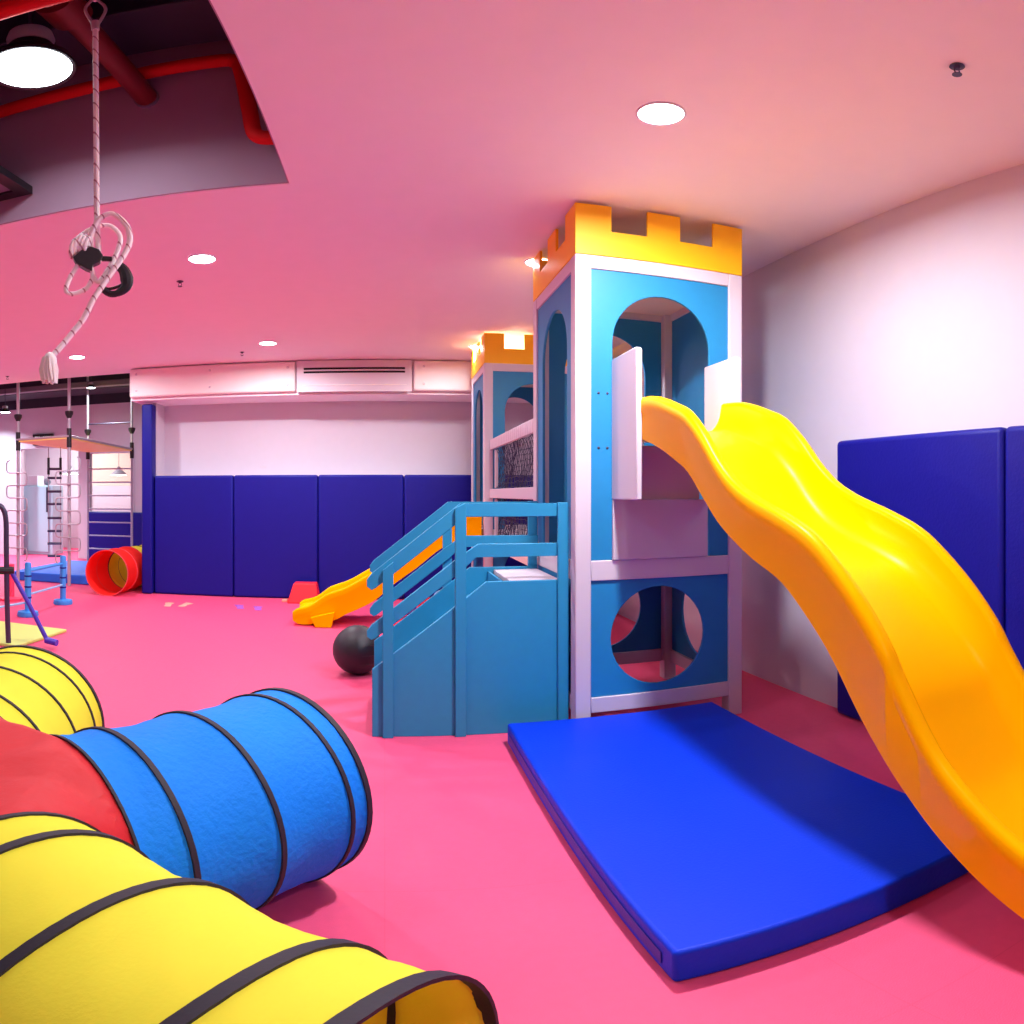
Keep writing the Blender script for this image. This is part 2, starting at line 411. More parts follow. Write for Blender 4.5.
# ceiling cassette
r = thing('ceiling_cassette', (-2.3, 2.95, 3.19), 'black framed ceiling unit cut by the left edge below the red pipe', 'ceiling unit')
MB().panel([(-2.68,2.56),(-1.92,2.56),(-1.92,3.31),(-2.68,3.31)], [[(-2.60,2.64),(-2.60,3.23),(-2.0,3.23),(-2.0,2.64)]], lambda a,b,d: (a,b,3.19+d), 0.05).build('frame', M['black'], r, smooth=False)
MB().box(-2.6, 2.64, 3.205, -2.0, 3.23, 3.235).build('grille', M['grey'], r, smooth=False)
MB().box(-2.64, 2.6, 3.241, -1.96, 3.27, 3.26).build('casing', M['black'], r, smooth=False)

# ------------------------------------------------------------------ climbing rope with belay gear
RH = 2.3
def R(u, v, k=0): return at(u, v, RH + k)
rp = thing('hanging_rope', R(96, 215), 'white flecked rope hanging from the ceiling opening with a looped tail', 'rope')
top = R(95.5, 30); 
MB().tube([top, R(96,100), R(96.5,180), R(97,225), R(99,262)], 0.0105, 10).build('main_rope', M['rope'], rp)
MB().tube(catmull([R(88,246), R(97,222,-.02), R(112,214,-.03), R(126,225,-.03), R(130,240,-.02), R(124,255,-.02), R(112,272,-.02), R(103,285,-.02), R(93,300,-.02), R(84,318,-.01), R(70,336), R(58,350), R(50,358)], 6), 0.0105, 10).build('looped_tail', M['rope'], rp)
MB().tube(catmull([R(97,226,.02), R(110,226,.01), R(120,236,.01), R(118,250,.01), R(108,270,.01), R(98,282), R(92,274)], 6), 0.009, 10).build('inner_loop', M['rope'], rp)
MB().tube(catmull([R(80,262), R(70,278), R(66,290), R(72,294), R(86,289), R(93,276), R(90,266)], 6), 0.0085, 10).build('lower_loop', M['rope'], rp)
kn = MB()
for i in range(5):
    cc = R(74.5 + i*3.4, 244.5 - i*0.5 + abs(i-2)*2.0); pts = []
    for j in range(16):
        a = 2*pi*j/16
        pts.append(cc + Vector((0.022*cos(a)*0.35, 0.022*sin(a), 0.033*cos(a))))
    kn.tube(pts, 0.0085, 8, True)
kn.tube(catmull([R(78,238), R(86,232), R(94,228)],5), 0.009, 8)
kn.build('knot', M['rope'], rp)
kn = MB(); kn.sphere(R(50,362), 0.024, 16, 10, 1, 1, 1.5)
for i in range(34):
    a = 2.4*i; q_ = 0.03*math.sqrt((i+1)/34); b0 = R(49,360); kn.tube([b0 + Vector((q_*0.6*cos(a),q_*0.6*sin(a),0.01)), b0 + Vector((q_*cos(a),q_*sin(a),-0.035)), b0 + Vector((q_*.9*cos(a+.3),q_*.9*sin(a+.3),-0.066-0.008*(i%3)))], 0.0055, 6)
kn.build('frayed_end', M['cream'], rp)
cb = thing('rope_thimble', R(95,20), 'grey eyelet holding the top of the climbing rope', 'rope hook')
pts = [R(95,-2),R(91,1),R(86.5,6),R(85.5,11),R(89,18),R(93,24),R(95.5,27),R(98,24),R(102,18),R(105.5,11),R(104.5,6),R(99,1)]
MB().tube(catmull(pts+[pts[0]],4)[:-1], 0.0065, 8, True).build('eyelet', M['steel'], cb)
MB().tube([R(95.4,22),R(95.5,30)], [0.017,0.014], 12).build('sleeve', M['steel'], cb)
MB().tube([R(95,1), R(95,-2)+Vector((0,0,0.75))], 0.007, 8).build('hanger_rod', M['steel'], cb)
bd = thing('belay_device', R(95,263), 'black belay device clipped into the rope loops', 'belay device')
def flat(poly, t, name, holes=()):
    """board of thickness t seen face on at the rope's distance"""
    o = R(95,263); ex = (R(96,263)-R(95,263)); ez = Vector((0,0,(R(95,262)-R(95,263)).z)); n = ex.cross(ez).normalized()
    fn = lambda a, b, d: o + ex*(a-95) + ez*(263-b) + n*(d - t/2)
    return MB().panel(poly, holes, fn, t).build(name, M['black'], bd, bevel=0.003)
flat([(73,259),(82,251),(91,248),(99,251),(103,257),(100,263),(93,266),(92,272),(86,270),(76,264)], 0.04, 'body')
flat([(99,256),(112,257),(112,261),(99,261)], 0.014, 'lever')
MB().tube(catmull([R(117,264),R(124,271),R(127,281),R(125,288),R(118,293),R(111,294),R(105,291),R(101,286)],5), [0.012+0.012*max(0,1-abs(i-9)/12) for i in range(36)], 10).build('carabiner', M['black'], bd)
MB().tube(catmull([R(101,286),R(108,289),R(117,287),R(123,284)],4), 0.0055, 8).build('gate', M['black'], bd)

# ------------------------------------------------------------------ castle towers
def arch(x0, x1, zb, zs, n=24, open_bottom=True):
    r = (x1-x0)/2; c = (x0+x1)/2
    return [(x0, zb)] + [(c - r*cos(pi*i/n), zs + r*sin(pi*i/n)) for i in range(n+1)] + [(x1, zb)]
def circ(cx, cz, r, n=40): return [(cx + r*cos(2*pi*i/n), cz + r*sin(2*pi*i/n)) for i in range(n)]
W = 1.02; P = 0.09
def make_tower(x, y, label, near):
    t = thing('castle_tower', (x + W/2, y + W/2, 0), label, 'play tower', 'castle towers joined by the net bridge')
    for a, b in ((0,0),(W-P,0),(0,W-P),(W-P,W-P)):
        MB().box(x+a, y+b, 0, x+a+P, y+b+P, 2.69).build('post', M['white'], t, bevel=0.006)
    for z0, z1 in ((2.61,2.69),(0.88,0.99),(0.13,0.22)):
        e = 0.003
        MB().box(x+P, y+e, z0, x+W-P, y+0.045, z1).build('rail', M['white'], t, bevel=0.004)
        MB().box(x+P, y+W-0.045, z0, x+W-P, y+W-e, z1).build('rail', M['white'], t, bevel=0.004)
        MB().box(x+e, y+P, z0, x+0.045, y+W-P, z1).build('rail', M['white'], t, bevel=0.004)
        MB().box(x+W-0.045, y+P, z0, x+W-e, y+W-P, z1).build('rail', M['white'], t, bevel=0.004)
    a0, a1 = 0.215, 0.805
    def up(lo, hi): # outline of an upper panel with an archway open to the deck
        A = arch(a0, a1, 0.99, 2.19)
        return [(lo, 0.99)] + A + [(hi, 0.99), (hi, 2.61), (lo, 2.61)]
    U = [(p, q) for p, q in up(P, W-P)]
    solid = [(P,0.99),(W-P,0.99),(W-P,2.61),(P,2.61)]; low = [(P,0.22),(W-P,0.22),(W-P,0.88),(P,0.88)]
    hole = [circ(W/2-0.022, 0.55, 0.283)]
    mv = lambda pts, o: [(p+o, q) for p, q in pts]
    MB().panel(mv(U,x), [], XZ(y+0.014), 0.018).build('arch_panel', M['sky'], t, bevel=0.003)
    MB().panel(mv(U,x), [], XZ(y+W-0.032), 0.018).build('arch_panel', M['sky'], t, bevel=0.003)
    MB().panel(mv(U,y), [], YZ(x+0.014), 0.018).build('arch_panel', M['sky'], t, bevel=0.003)
    MB().panel(mv(solid,y), [], YZ(x+W-0.032), 0.018).build('side_panel', M['sky'], t, bevel=0.003)
    MB().panel(mv(low,x), [mv(hole[0],x)], XZ(y+0.014), 0.018).build('round_hole_panel', M['sky'], t, bevel=0.003)
    MB().panel(mv(low,x), [mv(hole[0],x)], XZ(y+W-0.032), 0.018).build('round_hole_panel', M['sky'], t, bevel=0.003)
    MB().panel(mv(low,y), [], YZ(x+0.014), 0.018).build('side_panel', M['sky'], t, bevel=0.003)
    MB().panel(mv(low,y), [mv(hole[0],y)], YZ(x+W-0.032), 0.018).build('round_hole_panel', M['sky'], t, bevel=0.003)
    MB().box(x+0.05, y+0.05, 0.90, x+W-0.05, y+W-0.05, 0.945).build('deck', M['wood'], t)
    MB().box(x+0.05, y+0.05, 2.655, x+W-0.05, y+W-0.05, 2.685).build('roof_board', M['wood'], t)
    zb, zc, zt = 2.692, 2.847, 3.008
    def cren(o):
        k = [0.0, 0.205, 0.415, 0.615, 0.825, W]
        pts = [(o, zb), (o+W, zb)]
        for i in range(5, 0, -1):
            z = zt if i % 2 == 1 else zc
            pts += [(o+k[i], z), (o+k[i-1], z)]
        return pts
    MB().panel(cren(x), [], XZ(y), 0.018).build('battlement', M['gold'], t, bevel=0.002)
    MB().panel(cren(x), [], XZ(y+W-0.018), 0.018).build('battlement', M['gold'], t, bevel=0.002)
    for xx in (x, x+W-0.018):
        c = [(min(max(p, y+0.0185), y+W-0.0185), q) for p, q in cren(y)]
        MB().panel(c, [], YZ(xx), 0.018).build('battlement', M['gold'], t, bevel=0.002)
    if near:
        for xx in (x+0.225, x+0.79):   # boards either side of the slide mouth
            MB().panel([(y-0.355,1.32),(y+0.012,1.32),(y+0.012,2.09),(y-0.34,2.09),(y-0.355,2.075)], [], YZ(xx-0.016), 0.032).build('slide_wing', M['white'], t, bevel=0.006)
        MB().box(x+0.21, y-0.012, 0.992, x+0.785, y+0.012, 1.32).build('entry_board', M['white'], t, bevel=0.004)
        MB().box(x+0.245, y+0.034, 1.32, x+0.755, y+0.06, 1.62).build('entry_board', M['white'], t, bevel=0.004)
        MB().box(x+0.2, y+0.062, 1.55, x+0.8, y+0.45, 1.585).build('slide_landing', M['wood'], t, bevel=0.004)
        for zx in (1.90, 1.60):
            for k in (0.135, 0.185):
                MB().sphere((x+k, y+0.013, zx), 0.0075, 10, 6, 1, .5, 1).build('bolt', M['darksteel'], t)
    return t
TX, TY = 1.0, 3.42
tower = make_tower(TX, TY, 'near castle tower with blue arch panels and yellow battlement behind the blue mat', True)
tower2 = make_tower(TX, 6.68, 'smaller-looking far castle tower behind the net bridge by the back wall', False)

# net bridge between the towers
y0, y1 = TY + W + 0.004, 6.676
br = thing('net_bridge', (1.5, (y0+y1)/2, 0.85), 'bridge with black net sides and pale slat rails between the two towers', 'bridge')
n = 20
for i in range(n):
    a = y0 + (y1-y0)*i/n
    MB().box(1.06, a+0.006, 0.90, 1.96, a+(y1-y0)/n-0.006, 0.93).build('deck_plank', M['wood'], br, bevel=0.004)
for xx in (1.10, 1.92):
    MB().box(xx-0.02, y0, 0.80, xx+0.02, y1, 0.898).build('stringer', M['wood'], br, bevel=0.004)
    sl = MB(); k = 26
    for i in range(k):
        a = y0 + (y1-y0)*i/k
        sl.box(xx-0.045, a+0.006, 1.795, xx-0.022, a+(y1-y0)/k-0.006, 1.895)
    sl.box(xx-0.020, y0, 1.80, xx-0.003, y1, 1.88)
    sl.build('slat_rail', M['white'], br, bevel=0.003)
    MB().box(xx-0.045, y0, 1.31, xx-0.01, y1, 1.40).build('mid_rail', M['white'], br, bevel=0.005)
    for z0, z1 in ((1.41,1.80),(0.93,1.305)):
        nt_ = MB(); ny, nz = 54, 9; G = {}
        for i in range(ny+1):
            for j in range(nz+1):
                a = i/ny; b = j/nz
                G[i,j] = Vector((xx + 0.012 + 0.05*sin(pi*b)*(0.6+0.4*sin(a*9)) + random.uniform(-.005,.005),
                                 min(max(y0 + (y1-y0)*a + random.uniform(-.009,.009) + 0.03*sin(b*6+a*20), y0+0.02), y1-0.02),
                                 z0 + (z1-z0)*b + random.uniform(-.009,.009)))
        for i in range(ny+1): nt_.tube([G[i,j] for j in range(nz+1)], 0.0036, 4)
        for j in range(nz+1): nt_.tube([G[i,j] for i in range(ny+1)], 0.003, 4)
        nt_.build('net', M['net'], br)
        for yy in (y0+0.05, y1-0.05):
            MB().box(xx+0.0, yy-0.02, z0, xx+0.03, yy+0.02, z1-0.006).build('net_batten', M['white'], br)

# ------------------------------------------------------------------ slides
def interp(tab, x):
    for i in range(len(tab)-1):
        a, b = tab[i], tab[i+1]
        if a[0] <= x <= b[0]:
            t = (x-a[0])/(b[0]-a[0]); return [p+(q-p)*t for p, q in zip(a[1:], b[1:])]
    return list(tab[-1][1:])
def slide_sections(stations, x0, x1, depth):
    """stations: (run, rim z, bottom z); returns closed cross-sections (across, run, z)"""
    out = []
    for s, zr, zb, d in stations:
        zb = min(zb, zr - d - 0.012)
        zd = zr - d; w = x1 - x0; c = []
        lip = 0.034
        # outer left wall, up
        c += [(x0+0.004, zb), (x0, zb+0.02), (x0, max(zr-0.085, zb+0.021)), (x0-0.007, max(zr-0.075, zb+0.023)), (x0-0.008, zr-0.02), (x0-0.002, zr-0.006), (x0+0.010, zr)]
        c += [(x0+lip-0.006, zr), (x0+lip+0.006, zr-0.012)]
        for i in range(6):
            a = i/5; c.append((x0+lip+0.008+0.075*a**1.6, zr-0.03-(d-0.03)*(1-(1-a)**1.5)))
        c.append(((x0+x1)/2, zd-0.004))
        L = c[:-1]; mid = c[-1]
        full = L + [mid] + [(x0+x1-p, q) for p, q in reversed(L)]
        full += [(x1-0.03, zb), ((x0+x1)/2, zb+0.001), (x0+0.03, zb)]
        out.append([(p, s, q) for p, q in full])
    return out
tabL = [(-0.02,0.16,0.02,.1),(0.12,0.18,0.02,.10),(0.35,0.24,0.04,.12),(0.62,0.32,0.10,.14),(0.883,0.452,0.227,.16),(1.011,0.531,0.30,.16),(1.13,0.626,0.385,.16),(1.203,0.712,0.445,.16),(1.291,0.84,0.525,.16),
        (1.352,0.935,0.585,.16),(1.453,1.047,0.695,.16),(1.578,1.153,0.845,.16),(1.696,1.230,0.95,.16),(1.852,1.288,1.055,.16),(2.04,1.345,1.12,.16),(2.18,1.405,1.18,.16),
        (2.30,1.49,1.245,.16),(2.42,1.60,1.335,.16),(2.564,1.705,1.445,.16),(2.69,1.752,1.50,.16),(2.812,1.790,1.547,.16),(2.95,1.822,1.59,.16),(3.126,1.835,1.633,.16)]
sm = catmull([(a, b, c) for a, b, c, d in tabL], 4)
dd = lambda s: interp([(t[0], t[3]) for t in tabL], s)[0]
st = [(p.x, p.y, p.z, dd(min(max(p.x,-.02),3.12))) for p in sm] + [(3.128,1.70,1.635,.03),(3.445,1.70,1.635,.03)]
secs = slide_sections(st, 1.24, 1.757, 0.16)
sb = MB().loft([[Vector(p) for p in s] for s in secs])
sl = sb.build('wavy_slide', M['slide'], None, (1.5, 0.1, 0.0), ang=50)
tag(sl, 'big yellow wavy slide coming down from the near tower over the blue mat', 'slide')
# small slide on the far tower, running to the left (-X)
tabS = [(-0.93,0.145,0.055,.05),(-0.88,0.18,0.02,.06),(-0.78,0.205,0.012,.08),(-0.70,0.25,0.025,.11),(-0.60,0.325,0.04,.15),(-0.50,0.365,0.065,.15),(-0.40,0.40,0.12,.15),(-0.28,0.465,0.175,.15),
        (-0.10,0.575,0.27,.15),(0.084,0.70,0.43,.15),(0.33,0.88,0.61,.15),(0.573,1.06,0.80,.15),(0.80,1.16,0.87,.15),(0.98,1.18,0.88,.15)]
sm = catmull([(a, b, c) for a, b, c, d in tabS], 4)
dS = lambda s: interp([(t[0], t[3]) for t in tabS], s)[0]
st = [(p.x, p.y, p.z, dS(min(max(p.x,-.93),.98))) for p in sm]
secs = slide_sections(st, 6.73, 7.34, 0.15)
r = thing('small_slide', (0, 7.06, 0), 'small yellow-orange slide sloping left from the far tower behind the blue stairs', 'slide')
MB().loft([[Vector((s, a, z)) for a, s, z in sec] for sec in secs]).build('chute', M['slide'], r, ang=50)
for yy in (6.64, 7.345):
    MB().panel([(-0.69,0.002),(-0.53,0.002),(-0.50,0.16),(-0.74,0.10)], [], XZ(yy), 0.088).build('foot', M['slide'], r, bevel=0.004)

# ------------------------------------------------------------------ blue stairs
r = thing('play_stairs', (0.46, 3.93, 0), 'blue wooden stairs with railings leading up to the near tower', 'stairs')
rail1 = [(.996,1.30),(.405,1.30),(-.07,.925),(-.095,.89),(-.095,.855),(-.07,.835),(-.05,.845),(.43,1.227),(.996,1.227)]
rail2 = [(.996,1.081),(.50,1.081),(.375,.995),(-.07,.645),(-.095,.61),(-.095,.58),(-.07,.56),(-.05,.57),(.42,.942),(.49,1.009),(.996,1.009)]
pan = [(-.067,0.0),(.99,0.0),(.99,.876),(.546,.876),(-.067,.395)]
rail3 = None
for near in (True, False):
    yb = 3.56 if near else 4.275
    for nm, poly in (('handrail', rail1), ('mid_rail', rail2), ('side_panel', pan)):
        MB().panel(poly, [], XZ(yb), 0.024).build(nm, M['stair'], r, bevel=0.003)
    yp = 3.534 if near else 4.300
    for x0, x1, za, zb in ((-.011,.046,.945,.99),(.374,.433,1.275,1.304),(.936,.996,1.304,1.304)):
        MB().panel([(x0,0),(x1,0),(x1,zb),(x0,za)], [], XZ(yp), 0.025).build('post', M['stair'], r, bevel=0.003)
for i in range(4):
    z = 0.175*(i+1); x0 = -0.04 + 0.175*i
    MB().box(x0, 3.586, z-0.025, x0+0.19, 4.273, z).build('tread', M['stair'], r, bevel=0.003)
    MB().box(x0+0.175, 3.586, z, x0+0.19, 4.273, z+0.149).build('riser', M['stair'], r)
MB().box(0.70, 3.586, 0.83, 0.99, 4.273, 0.86).build('landing', M['white'], r, bevel=0.003)

# ------------------------------------------------------------------ blue crash mat
r = thing('crash_mat', (1.217, 2.38, 0), 'large bright blue mat on the pink floor under the yellow slide', 'mat')
MB().box(0.628, 1.362, 0.002, 1.806, 3.395, 0.122).build('cover', M['matblue'], r, bevel=0.014, seg=4)
MB().box(0.6245, 1.43, 0.035, 0.6275, 3.33, 0.078).build('seam_flap', M['matside'], r, bevel=0.001)

# ------------------------------------------------------------------ crawl tunnels
def ring(c, psi, r, n=56, sq=1.0):
    ax = Vector((cos(psi), -sin(psi), 0)); up = Vector((0,0,1)); c = Vector(c)
    return [c + ax*(r*cos(2*pi*j/n)) + up*(r*sq*sin(2*pi*j/n)) for j in range(n)]
def arm(parent, hoops, rad, m, name, band=0.016, bandmat='band', bandw=None):
    """hoops: list of (x, y, psi); fabric pulled in between the wire hoops"""
    outer = []; K = 7
    for i in range(len(hoops)-1):
        a, b = hoops[i], hoops[i+1]
        L = hypot(b[0]-a[0], b[1]-a[1]); sag = min(0.016, 0.05*L)
        for k in range(K + (i == len(hoops)-2)):
            t = k/K; q = [p+(s-p)*t for p, s in zip(a, b)]
            rr = rad - sag*4*t*(1-t)
            R_ = ring((q[0], q[1], rad), q[2], rr)
            for j, p in enumerate(R_):
                ang = 2*pi*j/56
                wv = 0.0022*sin(ang*7+t*9+i*2.1)*sin(pi*t) + 0.0014*sin(ang*17-t*13+i)*sin(pi*t)
                R_[j] = p + (p - Vector((q[0], q[1], rad))).normalized()*wv
            outer.append(R_)
    inner = [[Vector(p) + (Vector((sum(q.x for q in rg)/56, sum(q.y for q in rg)/56, rad)) - p)*(0.003/rad) for p in rg] for rg in outer]
    o = MB(); n = 56
    o.loft(outer + inner[::-1], True, False, True)
    fab = o.build(name, m, parent, ang=80)
    for i, (x, y, psi) in enumerate(hoops):
        h_ = MB(); ax = Vector((sin(psi), cos(psi), 0))
        bw = (bandw[i] if bandw else band)
        A = [p - ax*bw for p in ring((x,y,rad), psi, rad+0.0045)]; B = [p + ax*bw for p in ring((x,y,rad), psi, rad+0.0045)]
        A2 = [p - ax*bw for p in ring((x,y,rad), psi, rad-0.004)]; B2 = [p + ax*bw for p in ring((x,y,rad), psi, rad-0.004)]
        h_.loft([A, B, B2, A2], True, False, True)
        h_.build('hoop', M[bandmat], fab, ang=60)
    return fab
TR = 0.343
tn = thing('crawl_tunnel', (-1.1, 1.2, 0), 'four-way pop-up crawl tunnel with yellow and blue arms in the foreground', 'play tunnel')
yel = [(-0.037,0.663,2.15),(-0.152,0.743,2.083),(-0.374,0.889,2.02),(-0.593,1.005,2.012),(-0.691,1.049,2.014)]
blu = [(-0.315,2.165,0.66),(-0.368,2.087,0.622),(-0.535,1.857,0.598),(-0.698,1.636,0.592),(-0.775,1.525,0.60)]
far = [(-1.464,2.461,-.176),(-1.441,2.337,-.178),(-1.398,2.105,-.178),(-1.352,1.847,-.18),(-1.33,1.72,-.18)]
fa = arm(tn, yel, TR, M['fyel'], 'yellow_arm', bandw=[.013,.0115,.0105,.010,.006])
fa['label'] = 'near yellow arm with its open mouth'
fb = arm(tn, blu, TR, M['fblue'], 'blue_arm', bandw=[.010,.0075,.008,.008,.004]); fb['label'] = 'blue arm'
fc = arm(tn, far, TR, M['fyel'], 'yellow_arm', bandw=[.010,.006,.006,.006,.005]); fc['label'] = 'far yellow arm'
out4 = (-1.45, 0.80, 3.74)
bm = bmesh.new(); ringid = {}
for k, (x, y, psi) in enumerate([yel[-1], blu[-1], far[-1], out4]):
    for p in ring((x, y, TR), psi, TR-0.002, 40):
        v = bm.verts.new(p); ringid[v] = k
hull = bmesh.ops.convex_hull(bm, input=bm.verts[:], use_existing_faces=False)
kill = [f for f in bm.faces if len({ringid.get(v, -1) for v in f.verts}) == 1 and ringid.get(f.verts[0]) != 3]
bmesh.ops.delete(bm, geom=kill, context='FACES_ONLY')
bmesh.ops.subdivide_edges(bm, edges=[e for e in bm.edges if e.calc_length() > 0.08], cuts=3, use_grid_fill=True)
bmesh.ops.triangulate(bm, faces=bm.faces[:])
bmesh.ops.subdivide_edges(bm, edges=[e for e in bm.edges if e.calc_length() > 0.06], cuts=1, use_grid_fill=True)
cen = Vector((-1.08, 1.3, TR))
for v in bm.verts:
    dmin = min(abs((v.co - Vector((x,y,TR))).dot(Vector((sin(p),cos(p),0)))) for x,y,p in [yel[-1], blu[-1], far[-1], out4])
    s = min(1, dmin/0.15); p = v.co
    wv = 0.016*sin(p.x*23+p.y*9+p.z*11) + 0.010*sin(p.x*15-p.y*41+p.z*21) + 0.004*sin(p.x*61+p.y*33)
    v.co = p + (p-cen).normalized()*(wv*s - 0.03*s)
me = bpy.data.meshes.new('red_junction'); bmesh.ops.recalc_face_normals(bm, faces=bm.faces[:]); bm.to_mesh(me); bm.free()
for p_ in me.polygons: p_.use_smooth = True
me.materials.append(M['fred']); o = bpy.data.objects.new('red_junction', me); C.objects.link(o); o.parent = tn; o.location = (1.1, -1.2, 0)
o['label'] = 'red fabric centre joining the arms'
# second, far tunnel behind the tall corner pad
t2 = thing('crawl_tunnel', (-3.55, 8.7, 0), 'red and yellow crawl tunnel lying under the ladder beside the corner pad', 'play tunnel')
R2 = 0.305
fa = arm(t2, [(-3.555,8.07,0.02),(-3.545,8.38,.03),(-3.53,8.72,.04)], R2, M['fred2'], 'red_section', band=.008, bandmat='redband')
fb = arm(t2, [(-3.53,8.735,0.04),(-3.51,9.05,.05),(-3.49,9.4,.06)], R2-0.006, M['fyel'], 'yellow_section', band=.007)

# ------------------------------------------------------------------ floor toys
o = MB().sphere((-0.196, 4.91, 0.187), 0.187, 40, 24)
for i in (-0.07, 0.0, 0.07):
    pts = [Vector((-0.172,4.91,0.181)) + Vector((cos(2*pi*j/40)*hypot(0.1825,0)*math.sqrt(1-(i/0.1825)**2), sin(2*pi*j/40)*0.1825*math.sqrt(1-(i/0.1825)**2), i)) for j in range(40)]
    o.tube(pts, 0.002, 5, True)
tag(o.build('exercise_ball', M['rubber'], None, (-0.172,4.91,0)), 'black ball on the floor at the foot of the blue stairs', 'ball')
o = MB(); o.loft([[Vector((-1.19,8.1,0.001)),Vector((-0.80,8.1,0.001)),Vector((-0.80,8.40,0.001)),Vector((-1.19,8.40,0.001))],
                  [Vector((-1.12,8.16,0.245)),Vector((-0.84,8.16,0.245)),Vector((-0.84,8.36,0.245)),Vector((-1.12,8.36,0.245))]])
tag(o.build('step_block', M['redfoam'], None, (-1,8.2,0), bevel=0.012, seg=3), 'red tapered foam block against the back wall pads', 'foam block')
o = MB().box(-1.27,8.19,0.001,-1.2,8.30,0.03)
tag(o.build('foam_chip', M['peach'], None, (-1.24,8.24,0), bevel=0.006), 'tiny orange foam piece beside the red block', 'foam piece')
def toy_ball(x, y, rr, m, label):
    tag(MB().sphere((x,y,rr+0.001), rr, 24, 14).build('toy_ball', M[m], None, (x,y,0)), label, 'ball', 'toys under the small slide')
o = MB().box(0.09,6.40,0.001,0.25,6.60,0.10); o.rot(0.5,(0.15,6.5,0))
tag(o.build('foam_brick', M['redfoam'], None, (0.15,6.5,0), bevel=0.012), 'red-pink foam brick behind the stair rails', 'foam block', 'toys under the small slide')
toy_ball(0.30, 7.2, 0.065, 'purple', 'purple ball seen through the stair railing left of the red ball')
toy_ball(0.46, 7.75, 0.085, 'redfoam', 'small red ball seen through the stair railing')
toy_ball(0.67, 7.86, 0.105, 'pale', 'pale blue ball seen through the stair railing')
# footprints printed on the floor
def foot(x, y, s, a, m, label):
    o = MB()
    sole = [(-.035,-.11),(.0,-.125),(.035,-.11),(.036,-.05),(.028,0),(.045,.06),(.04,.09),(0,.105),(-.04,.09),(-.045,.05),(-.03,0),(-.036,-.05)]
    pts = [(x + s*(p*cos(a)-q*sin(a)), y + s*(p*sin(a)+q*cos(a))) for p, q in sole]
    o.panel(pts, [], lambda p, q, d: (p, q, 0.001+d), 0.003)
    for k in range(5):
        px, py = -.04+.02*k, .13-.004*k*k*.5
        o.lathe([(0.001,0.001),(s*.011,0.001),(s*.011,.004),(.001,.004)], 12, (x+s*(px*cos(a)-py*sin(a)), y+s*(px*sin(a)+py*cos(a)), 0))
    tag(o.build('footprint_sticker', M[m], None, (x,y,0)), label, 'floor sticker', 'footprint stickers by the back wall')
foot(-2.566, 7.68, 1.15, 0.2, 'peach', 'leftmost peach footprint sticker on the floor')
foot(-2.37, 7.72, 1.15, -0.1, 'peach', 'peach footprint sticker right of its pair')
foot(-1.70, 7.74, 1.15, 0.3, 'violet', 'violet footprint sticker left of its pair')
foot(-1.47, 7.68, 1.15, 0.2, 'violet', 'rightmost violet footprint sticker on the floor')
# small wall plate
tag(MB().box(-1.69,8.942,1.705,-1.60,8.949,1.73).build('wall_plate', M['white'], None, (-1.64,8.945,1.71), bevel=0.002), 'tiny white plate on the back wall above the pads', 'wall plate')

# ------------------------------------------------------------------ climbing frame at the far left
cf = thing('climbing_gym', (-4.8, 9.8, 0), 'tall metal climbing frame with a honey-coloured platform at the far left', 'climbing frame')
PP = {'a': (-5.30,8.70), 'b': (-4.43,8.70), 'c': (-5.22,11.0), 'd': (-4.36,11.0)}
PZ = {'a': 2.15, 'b': 2.17, 'c': 2.12, 'd': 2.12}
for k, (x, y) in PP.items():
    po = MB().tube([(x,y,0.004),(x,y,4.28)], 0.026 if k in 'ab' else 0.022, 12).build('post', M['steel'], cf)
    zc = 2.50 if k in 'ab' else 2.46
    MB().lathe([(0.001,-0.07),(0.03,-0.06),(0.06,0.0),(0.062,0.04),(0.03,0.05),(0.001,0.05)], 16, (x,y,zc+0.02)).build('clamp', M['black'], po)
    MB().tube([(x,y,PZ[k]-0.14),(x,y,PZ[k]+0.14)], 0.036, 12).build('sleeve', M['black'], po)
pl = MB(); ps = [Vector((PP[k][0],PP[k][1],PZ[k])) for k in 'abdc']
cc = sum(ps, Vector())/4
ring_ = [p + (p-cc)*0.02 for p in ps]
pl.loft([[p + Vector((0,0,-.012)) for p in ring_], [p + Vector((0,0,.02)) for p in ring_]])
plo = pl.build('platform', M['ply'], cf, smooth=False)
ed = MB()
for i in range(4):
    a, b = ring_[i], ring_[(i+1)%4]; ed.tube([a+Vector((0,0,.024)), b+Vector((0,0,.024))], 0.018, 8)
ed.build('platform_rim', M['steel'], plo)
for z in [0.36,0.60,0.84,1.08,1.32,1.56,1.80,2.62]:
    MB().tube([(PP['c'][0],11.0,z),(PP['d'][0],11.0,z)], 0.013, 8).build('rung', M['steel'] if z < 2.2 else M['darksteel'], cf)  # top rung gets a darker steel, shade put into its colour
def serp(x, y, z0, z1, w0, w1, m, n, s):
    pts = []; rr = 0.05
    dz = (z1-z0)/n
    for i in range(n):
        za = z0 + dz*i; zb = za + dz; xe = x + (w1 if s > 0 else -w0)
        pts += [(xe - s*rr, y, za), (xe - s*0.012, y, za+0.015), (xe, y, za+rr), (xe, y, zb-rr), (xe - s*0.012, y, zb-0.015), (xe - s*rr, y, zb)]
        s = -s
    return MB().tube(pts, 0.011, 8).build('zigzag_bar', m, cf)
serp(PP['a'][0], 8.66, 0.34, 1.86, 0.18, 0.18, M['steel'], 8, 1)
serp(PP['b'][0], 8.66, 0.33, 1.88, 0.20, 0.20, M['steel'], 8, -1)
rl = thing('rope_ladder', (-5.0, 9.6, 0.4), 'dark rope ladder hanging under the climbing frame platform', 'rope ladder')
